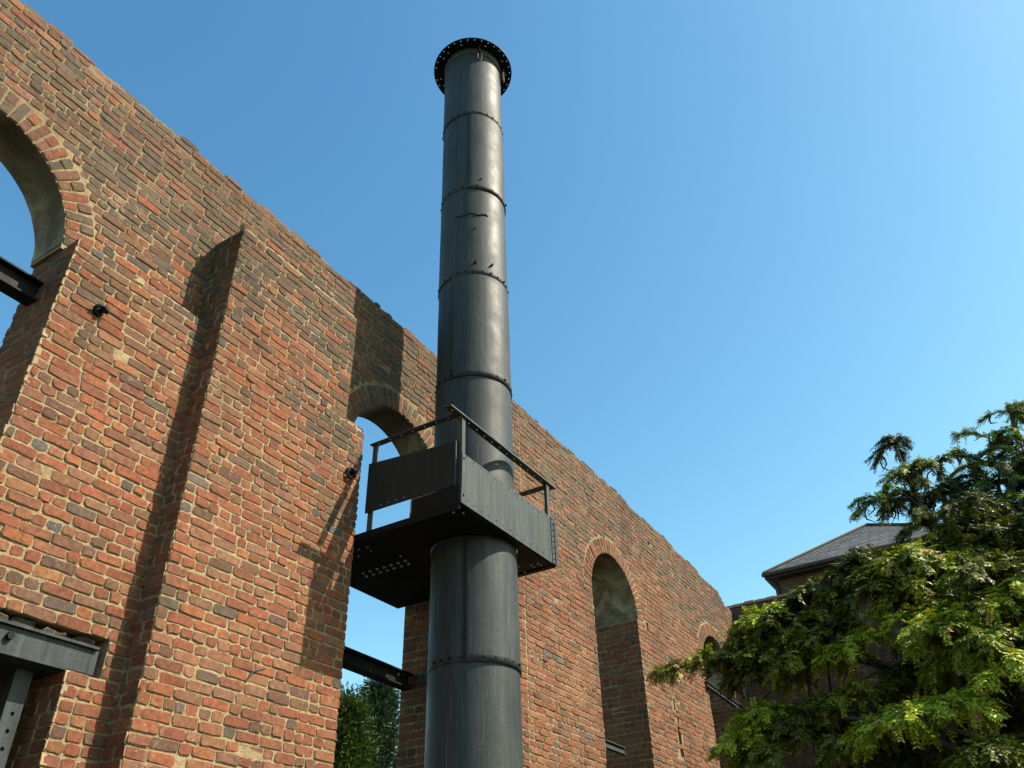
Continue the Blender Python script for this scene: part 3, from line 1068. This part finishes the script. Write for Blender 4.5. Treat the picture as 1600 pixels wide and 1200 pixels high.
plate([(0.18, -0.035), (OX - 0.066, -0.035), (OX - 0.066, 0.035), (0.18, 0.035)], hl, (0, Y1 - 0.02, 5.266), (1, 0, 0), (0, 1, 0), (0, 0, 1), 0.008).build('rail', M_IRON, plat)

# ------------------------------------------------------------------ lintel, door, post, beams, anchors
lint = thing('iron_lintel', 'grey painted iron lintel bearing on the brick above the black doorway', 'lintel')
b = MB(); b.box((-0.10, 0.56, 2.995), (-0.012, 2.755, 3.125)); b.build('web', M_LINTEL, lint)
b = MB(); b.box((-0.11, 0.56, 3.1275), (0.012, 2.74, 3.142)); b.build('top_flange', M_LINTEL, lint)
b = MB(); b.box((-0.11, 0.74, 2.982), (0.004, 2.58, 2.9925)); b.build('bottom_flange', M_LINTEL, lint)
for y in (1.1, 1.65, 2.24):
    b = MB(); b.tube([(-0.014, y, 3.075), (0.014, y, 3.075)], 0.021, 6); b.build('bolt', M_BLACK, lint)
backing = thing('shade_backing', 'added black door deep in the opening under the grey iron lintel', 'backing')
for k in range(10):  # added black boards: the opening's deep shade painted as a solid backing
    b = MB(); y = 0.73 + k * 0.187
    b.box((-0.36 - 0.004 * (k % 3), y, 0.02), (-0.33 - 0.004 * (k % 3), y + 0.178, 2.975)); b.build('backing_board', M_DARK_FILL, backing)
b = MB(); b.box((-0.372, 0.56, 2.982), (-0.125, 2.79, 3.20)); b.build('slot_backing', M_DARK_FILL, backing)  # added dark block that shuts out the sky behind the slot
post = thing('iron_post', 'flat grey iron post with bolt holes standing under the lintel', 'post')
hl = [(2.455 + 0.002 * k, 2.755 - 0.085 * k, 0.012) for k in range(14)]
plate([(2.405, 0.03), (2.50, 0.03), (2.50, 2.978), (2.405, 2.978)], hl, (-0.15, 0, 0), (0, 1, 0), (0, 0, 1), (1, 0, 0), 0.012).build('face_plate', M_LINTEL, post)
b = MB(); b.box((-0.26, 2.44, 0.03), (-0.164, 2.455, 2.976)); b.build('rib', M_LINTEL, post)

def beam(label, x, y0, y1, z0, z1, dz=0.0, t=0.055, mt=None, bolts=()):
    o = thing('iron_beam', label, 'beam', group='iron beams across the window openings')
    mt = mt or M_BLACK
    def bar(n, xa, xb, za, zb):
        b = MB()
        v = [(xx_, yy_, zz_ + (dz if yy_ == y1 else 0)) for xx_ in (xa, xb) for yy_ in (y0, y1) for zz_ in (za, zb)]
        b.add(v, [(0, 1, 3, 2), (4, 6, 7, 5), (0, 4, 5, 1), (2, 3, 7, 6), (0, 2, 6, 4), (1, 5, 7, 3)])
        return b.build(n, mt, o)
    bar('web', x - 0.006, x + 0.006, z0 + 0.0125, z1 - 0.0125)
    bar('flange', x - t, x + t, z1 - 0.012, z1)
    bar('flange', x - t, x + t, z0, z0 + 0.012)
    for (by, bz) in bolts:
        b = MB(); b.tube([(x + 0.004, by, bz), (x + 0.03, by, bz)], 0.016, 6); b.build('bolt', M_IRON, o)
    return o
beam('black iron beam across the near arched window at the upper left', -0.30, 0.36, 1.865, 5.19, 5.345)
beam('black iron beam across the window behind the chimney, below the platform', -0.42, 4.70, 6.06, 3.715, 3.85, -0.02, bolts=((5.88, 3.79), (5.96, 3.82), (5.5, 3.73)))
beam('short iron beam low inside the dark opening beside the chimney', -0.30, 9.20, 10.34, 3.80, 3.89, 0.0, 0.03, M_IRON)
beam('grey iron beam across the farthest opening, half behind the tree', 0.03, 12.96, 14.58, 5.16, 5.245, -0.06, 0.03, M_IRON)

def anchor(loc, label, big):
    o = thing('wall_anchor', label, 'wall anchor', group='iron anchors fixed in the brick wall')
    x, y, z = loc
    b = MB(); b.tube([(x - 0.02, y, z), (x + 0.012, y, z)], 0.034, 8); b.build('plate', M_BLACK, o)
    b = MB()
    if big:
        b.tube([(x + 0.03, y + 0.042 * math.cos(t), z - 0.03 + 0.045 * math.sin(t)) for t in np.linspace(0.4, 5.0, 14)], 0.010, 8)
        b.build('ring', M_BLACK, o)
        b = MB(); b.tube([(x + 0.0, y + 0.05, z + 0.01), (x + 0.05, y + 0.03, z + 0.012), (x + 0.06, y - 0.02, z - 0.02)], 0.016, 8)
    else:
        b.tube([(x + 0.03 + 0.02 * math.sin(t), y + 0.04 * math.cos(t), z + 0.022 * math.sin(t)) for t in np.linspace(0, 4.6, 12)], 0.013, 8)
        b.build('ring', M_BLACK, o)
        b = MB(); b.tube([(x, y, z), (x + 0.06, y + 0.02, z + 0.02)], 0.02, 8)
    b.build('pin', M_BLACK, o)
anchor((0.0, 2.122, 5.171), 'small black iron knob fixed in the brick left of the buttress', False)
anchor((PP, 4.385, 4.98), 'black iron ring clip at the buttress corner beside the platform', True)
# rust coloured splinter of timber left in the corner above the clip
t_ = MB()
t_.tube([(PP + 0.0, 4.47, 5.11), (PP + 0.02, 4.46, 5.03), (PP + 0.015, 4.445, 4.95)], [0.012, 0.022, 0.012], 6)
o = t_.build('rusted_spike', simple('rust', (0.05, 0.02, 0.012), (0.13, 0.05, 0.03), 40, 0.9, 0.4))
tag(o, 'short rusty iron spike in the brick corner above the ring clip', 'spike')

# ------------------------------------------------------------------ ground
g = MB()
g.add([(-300, -300, 0), (300, -300, 0), (300, 400, 0), (-300, 400, 0)], [(0, 1, 2, 3)])
g.build('ground', M_GROUND, kind='structure')

# ------------------------------------------------------------------ vegetation
def quads_mesh(name, V, C, material, parent, kind='stuff'):
    """V: (n, 4, 3) leaf quads, C: (n, 3)"""
    n = len(V)
    me = bpy.data.meshes.new(name)
    me.vertices.add(n * 4)
    me.vertices.foreach_set('co', V.reshape(-1).astype(np.float32))
    me.loops.add(n * 4)
    me.loops.foreach_set('vertex_index', np.arange(n * 4, dtype=np.int32))
    me.polygons.add(n)
    me.polygons.foreach_set('loop_start', np.arange(0, n * 4, 4, dtype=np.int32))
    me.polygons.foreach_set('loop_total', np.full(n, 4, dtype=np.int32))
    a = me.color_attributes.new('tint', 'FLOAT_COLOR', 'POINT')
    c4 = np.concatenate([np.repeat(C, 4, axis=0), np.ones((n * 4, 1))], axis=1)
    a.data.foreach_set('color', c4.astype(np.float32).ravel())
    me.update()
    me.validate()
    return link(name, me, parent, material, kind)

def unit(v):
    return v / (np.linalg.norm(v, axis=-1, keepdims=True) + 1e-9)

def compound_leaves(base, dirs, length, tints, pairs=8):
    """pinnate leaves: base (n,3), dirs (n,3), arching down under their weight"""
    n = len(base)
    up = np.array([0, 0, 1.0])
    side = unit(np.cross(dirs, up))
    side = unit(side + RNG.normal(0, 0.35, (n, 3)))
    Q, C = [], []
    for k in range(pairs):
        t = (k + 0.6) / pairs
        p = base + dirs * (length * t)[:, None] - up * (length * 0.27 * t * t)[:, None]
        tang = unit(dirs - up * (0.54 * t))
        for s in (-1, 1):
            ld = unit(side * s + tang * 0.55 - up * 0.35 + RNG.normal(0, 0.16, (n, 3)))
            wd = unit(np.cross(ld, np.cross(side, tang)) + RNG.normal(0, 0.35, (n, 3)))
            L = (length * (0.27 - 0.10 * abs(t - 0.45)) * RNG.uniform(0.85, 1.15, n))[:, None]
            wv = L * 0.25
            Q.append(np.stack([p, p + ld * L * 0.45 + wd * wv, p + ld * L, p + ld * L * 0.5 - wd * wv], axis=1))
            C.append(tints * RNG.uniform(0.8, 1.2, (n, 1)))
    return np.concatenate(Q), np.concatenate(C)

CL = [(3.84,10.99,7.24,0.28),(3.91,10.99,6.78,0.35),(4.26,11.00,6.77,0.35),(3.52,10.76,6.38,0.30),(3.83,10.99,6.38,0.40),(4.22,11.20,6.49,0.40),(4.65,11.30,6.78,0.40),(4.99,11.28,7.00,0.40),(5.30,11.36,7.38,0.35),(4.74,11.19,6.43,0.45),(5.11,11.38,6.72,0.45),(4.47,11.00,5.98,0.45),(4.83,10.99,6.01,0.45),(3.90,10.59,5.85,0.45),(4.17,10.60,5.69,0.45),(3.21,9.53,5.23,0.40),(3.51,9.36,5.06,0.45),(3.79,9.38,5.04,0.45),(3.34,9.34,4.81,0.45),(3.64,9.27,4.65,0.45),(3.07,9.71,5.10,0.35),(2.69,9.85,5.20,0.30),(2.44,9.91,5.09,0.30),(3.97,9.59,4.89,0.40),(4.24,9.40,4.76,0.45),(4.53,9.50,4.86,0.45),(4.55,9.20,4.49,0.45),(4.23,9.10,4.37,0.40),(1.99,9.71,4.92,0.35),(2.24,9.66,4.78,0.35),(1.72,9.74,4.71,0.30),(2.10,9.53,4.47,0.35),(2.49,9.61,4.68,0.35),(2.76,9.56,4.57,0.40),(2.41,9.49,4.34,0.35),(2.98,9.39,4.34,0.40),(1.25,9.60,4.41,0.25),(0.82,9.77,4.37,0.20),(0.55,9.88,4.41,0.16),(1.49,9.57,4.26,0.28),(1.80,9.55,4.29,0.30),(3.86,8.78,4.13,0.40),(4.09,8.79,3.97,0.40),(4.29,8.70,3.91,0.40),(4.32,8.60,3.65,0.40),(3.77,8.98,4.33,0.35),(1.93,9.28,3.77,0.32),(1.73,9.22,3.59,0.30),(2.11,9.22,3.60,0.32),(2.46,9.30,3.75,0.32),(2.74,9.25,3.79,0.32),(1.94,9.07,3.38,0.30),(3.40,8.54,3.40,0.35),(3.68,8.47,3.40,0.35),(3.18,8.61,3.34,0.30),(3.97,8.19,2.95,0.30),(4.10,8.09,2.87,0.30),(2.79,8.86,3.29,0.30),(1.27,9.71,3.57,0.20)]
# crown that continues behind, above and out of the frame
for _ in range(52):
    x, y = random.uniform(5.7, 8.2), random.uniform(9.2, 12.4)
    CL.append((x, y, random.uniform(3.4, 1.3 + 0.46 * y), 0.6))
for _ in range(9):
    CL.append((random.uniform(3.4, 4.7), random.uniform(9.4, 10.3), random.uniform(3.9, 4.5), 0.45))
for _ in range(10):
    CL.append((random.uniform(3.95, 5.2), random.uniform(9.9, 10.8), random.uniform(5.1, 5.9), 0.42))
for _ in range(12):
    CL.append((random.uniform(4.2, 5.3), random.uniform(10.9, 11.6), random.uniform(5.5, 6.5), 0.42))
for _ in range(16):
    CL.append((random.uniform(4.7, 6.0), random.uniform(11.2, 12.2), random.uniform(5.3, 7.0), 0.45))
for _ in range(26):
    CL.append((random.uniform(1.9, 4.8), random.uniform(9.9, 11.2), random.uniform(2.7, 4.1), 0.45))
for _ in range(60):
    CL.append((random.uniform(2.2, 6.2), random.uniform(10.5, 12.8), random.uniform(2.3, 4.6), 0.5))
for _ in range(22):
    a = random.uniform(0, 2 * math.pi); r = 2.3 * math.sqrt(random.random())
    x, y = 4.6 + r * math.cos(a) * 1.15, 11.3 + r * math.sin(a)
    z = random.uniform(3.0, 5.2)
    if x < 2.2 or (x < 3.6 and z > 5.0):
        continue
    CL.append((x, y, z, 0.5))
for _ in range(30):
    a = random.uniform(-1.2, 1.9); r = random.uniform(1.2, 2.9)
    x, y = 5.3 + r * math.cos(a), 10.6 + r * math.sin(a)
    CL.append((x, y, random.uniform(2.6, 4.4), 0.5))

CL = [(x, y, z + 0.08, r * 1.05) if z > 5.6 else (x, y, z + (0.2 if x < 1.6 and z > 4 else 0), r * (0.85 if x < 1.6 else 1)) for (x, y, z, r) in CL]
tree = thing('locust_tree', 'leafy locust tree with drooping feathery branches and dark pods before the cross wall', 'tree')
TRUNK = [(4.75, 11.5, 0), (4.72, 11.45, 1.2), (4.65, 11.35, 2.4), (4.55, 11.2, 3.6), (4.52, 11.15, 4.8), (4.62, 11.2, 5.9), (4.9, 11.3, 6.7)]
b = MB(); b.tube(TRUNK, [0.17, 0.145, 0.13, 0.11, 0.08, 0.045, 0.012], 10); b.build('trunk', M_BARK, tree, smooth=True)
limb_targets = [(2.3, 9.7, 4.4), (3.4, 9.4, 4.6), (4.3, 8.8, 3.9), (3.9, 10.9, 6.3), (5.2, 11.3, 6.6), (3.0, 9.1, 3.5), (6.2, 10.4, 5.2), (5.6, 12.6, 5.5), (3.7, 8.5, 3.2), (4.3, 9.4, 4.6)]
limb_pts = []
tv = [Vector(p) for p in TRUNK]
for T_ in limb_targets:
    T_ = Vector(T_)
    s = min(tv[1:-1], key=lambda p: abs(p.z - (T_.z - 1.1)))
    md = s.lerp(T_, 0.5) + Vector((random.uniform(-0.2, 0.2), random.uniform(-0.2, 0.2), 0.18))
    P_ = [s, s.lerp(md, 0.5) + Vector((0, 0, 0.05)), md, md.lerp(T_, 0.55) + Vector((0, 0, 0.08)), T_]
    b = MB(); b.tube(P_, [0.07, 0.058, 0.045, 0.03, 0.016], 8); b.build('limb', M_BARK, tree, smooth=True)
    limb_pts += P_[1:] + [P_[2].lerp(P_[3], 0.5), P_[3].lerp(P_[4], 0.5)]
tw = MB()
bases, dirs, lens, tin = [], [], [], []
podp = []
for ci, (x, y, z, rad) in enumerate(CL):
    c = Vector((x, y, z))
    s = min(limb_pts + tv[3:], key=lambda p: (p - c).length + 1.5 * math.hypot(p.x - c.x, p.y - c.y) + (1.0 if p.z > c.z else 0))
    md = s.lerp(c, 0.55) + Vector((random.uniform(-0.08, 0.08), random.uniform(-0.08, 0.08), 0.12))
    tw.tube([s, md, c], [0.014, 0.010, 0.006], 5)
    upper = z > 5.6
    nt_ = 5 if rad < 0.26 else (7 if ci < 61 else 6)
    out = Vector((c.x - 4.6, c.y - 11.2, 0))
    out = out.normalized() if out.length > 0.01 else Vector((1, 0, 0))
    cm = random.choice((0.4, 0.6, 0.8, 1.0, 1.3, 1.7)) if ci < 59 else 0.45  # filler clusters darker: the crown's inner shade put into the leaf colour
    for k in range(nt_):
        a = 2 * math.pi * (k + random.uniform(0.1, 0.9)) / nt_
        d = Vector((math.cos(a), math.sin(a), random.uniform(-0.1, 0.45))) + out * 0.55
        d.normalize()
        L = rad * random.uniform(0.7, 1.6)
        st = c - d * L * 0.12
        pts = [st + d * L * t + Vector((0, 0, 0.40 * L * t - 0.72 * L * t * t)) for t in (0, 0.25, 0.5, 0.75, 1.0)]
        tw.tube(pts, [0.005, 0.004, 0.0035, 0.003, 0.002], 4)
        nl = int(12 + L * (95 if upper else 84))
        for q in range(nl):
            t = random.random() ** 0.75
            i = min(3, int(t * 4)); f = t * 4 - i
            p = pts[i].lerp(pts[i + 1], f)
            dd = (pts[i + 1] - pts[i]).normalized()
            ld = dd * 0.9 + Vector((random.gauss(0, 0.45), random.gauss(0, 0.45), random.gauss(0.12, 0.25)))
            ld.normalize()
            bases.append(p); dirs.append(ld); lens.append(random.uniform(0.11, 0.21) * (0.75 if upper else 1.0) * (0.8 if rad < 0.26 else 1))
            g_ = random.random()
            if random.random() < min(0.9, max(0.0, (z - 4.6) / 2.0)): base_c = (0.085, 0.135, 0.032)  # darker blue-green higher up: shading and sky reflection put into the tint
            else: base_c = (0.175, 0.22, 0.016)
            if g_ < 0.10: base_c = (0.24, 0.25, 0.03)
            elif g_ < 0.125: base_c = (0.24, 0.15, 0.04)
            if x < 1.1 and z > 4.0 and g_ < 0.55: base_c = (0.26, 0.22, 0.05)
            tin.append(tuple(min(0.5, q * cm) for q in base_c))
        if upper and random.random() < 0.4:
            podp += [pts[3]]
        elif random.random() < 0.03:
            podp.append(pts[3])
tw.build('twigs', M_BARK, tree, kind='stuff')
Q, C = compound_leaves(np.array([tuple(p) for p in bases]), np.array([tuple(p) for p in dirs]), np.array(lens), np.array(tin), 8)
quads_mesh('crown', Q, C, M_LEAF, tree)
pd = MB()
for p in podp:
    for k in range(random.choice((1, 2, 3))):
        L = random.uniform(0.16, 0.28); a = random.uniform(0, 6.28)
        h = Vector((math.cos(a), math.sin(a), 0)); q = p + Vector((random.uniform(-0.06, 0.06), random.uniform(-0.06, 0.06), 0))
        pts = [q, q + Vector((0, 0, -L * 0.35)) + h * 0.05, q + Vector((0, 0, -L * 0.7)) + h * 0.05, q + Vector((0, 0, -L)) - h * 0.05]
        pd.tube(pts, [0.004, 0.011, 0.011, 0.003], 5)
pd.build('seed_pods', M_POD, tree, kind='stuff')

def cypress(x, y, h, r, label, seed, tint):
    rng = np.random.default_rng(seed)
    o = thing('cypress_tree', label, 'tree', group='evergreens beyond the near wall')
    b = MB(); b.tube([(x, y, 0), (x, y, h * 0.5), (x + 0.05, y, h * 0.96)], [0.16, 0.1, 0.02], 8); b.build('trunk', M_BARK, o)
    n = 2700
    t = rng.uniform(0.28, 1.0, n)
    a = rng.uniform(0, 2 * math.pi, n)
    rr = r * (1 - t) ** 0.62 * rng.uniform(0.25, 1.05, n) * (0.75 + 0.3 * np.sin(a * 3 + seed) * np.sin(t * 19 + a))
    P_ = np.stack([x + rr * np.cos(a), y + rr * np.sin(a), h * t + rng.normal(0, 0.1, n)], 1)
    D_ = unit(np.stack([np.cos(a) * 0.8, np.sin(a) * 0.8, rng.uniform(0.2, 1.0, n)], 1))
    V, C = [], []
    m_ = 16
    for k in range(m_):
        d = unit(D_ + rng.normal(0, 0.55, (n, 3)))
        s = P_ + D_ * (rng.uniform(0, 0.35, n))[:, None] + rng.normal(0, 0.05, (n, 3))
        L = rng.uniform(0.08, 0.17, n)[:, None]
        wd = unit(np.cross(d, rng.normal(0, 1, (n, 3)))) * L * 0.11
        V.append(np.stack([s, s + d * L * 0.5 + wd, s + d * L, s + d * L * 0.5 - wd], 1))
        C.append(np.array(tint) * rng.uniform(0.6, 1.35, (n, 1)))
    quads_mesh('crown', np.concatenate(V), np.concatenate(C), M_LEAF, o)
cypress(-7.75, 13.35, 6.1, 1.25, 'bright green evergreen seen through the window just right of the buttress', 3, (0.045, 0.075, 0.014))
cypress(-8.9, 15.6, 7.1, 1.5, 'taller blue green evergreen behind the bright green one, nearer the chimney', 5, (0.025, 0.05, 0.024))
cypress(-6.3, 14.4, 5.9, 0.8, 'slim evergreen with thin tips seen beside the dark window jamb', 9, (0.03, 0.055, 0.02))
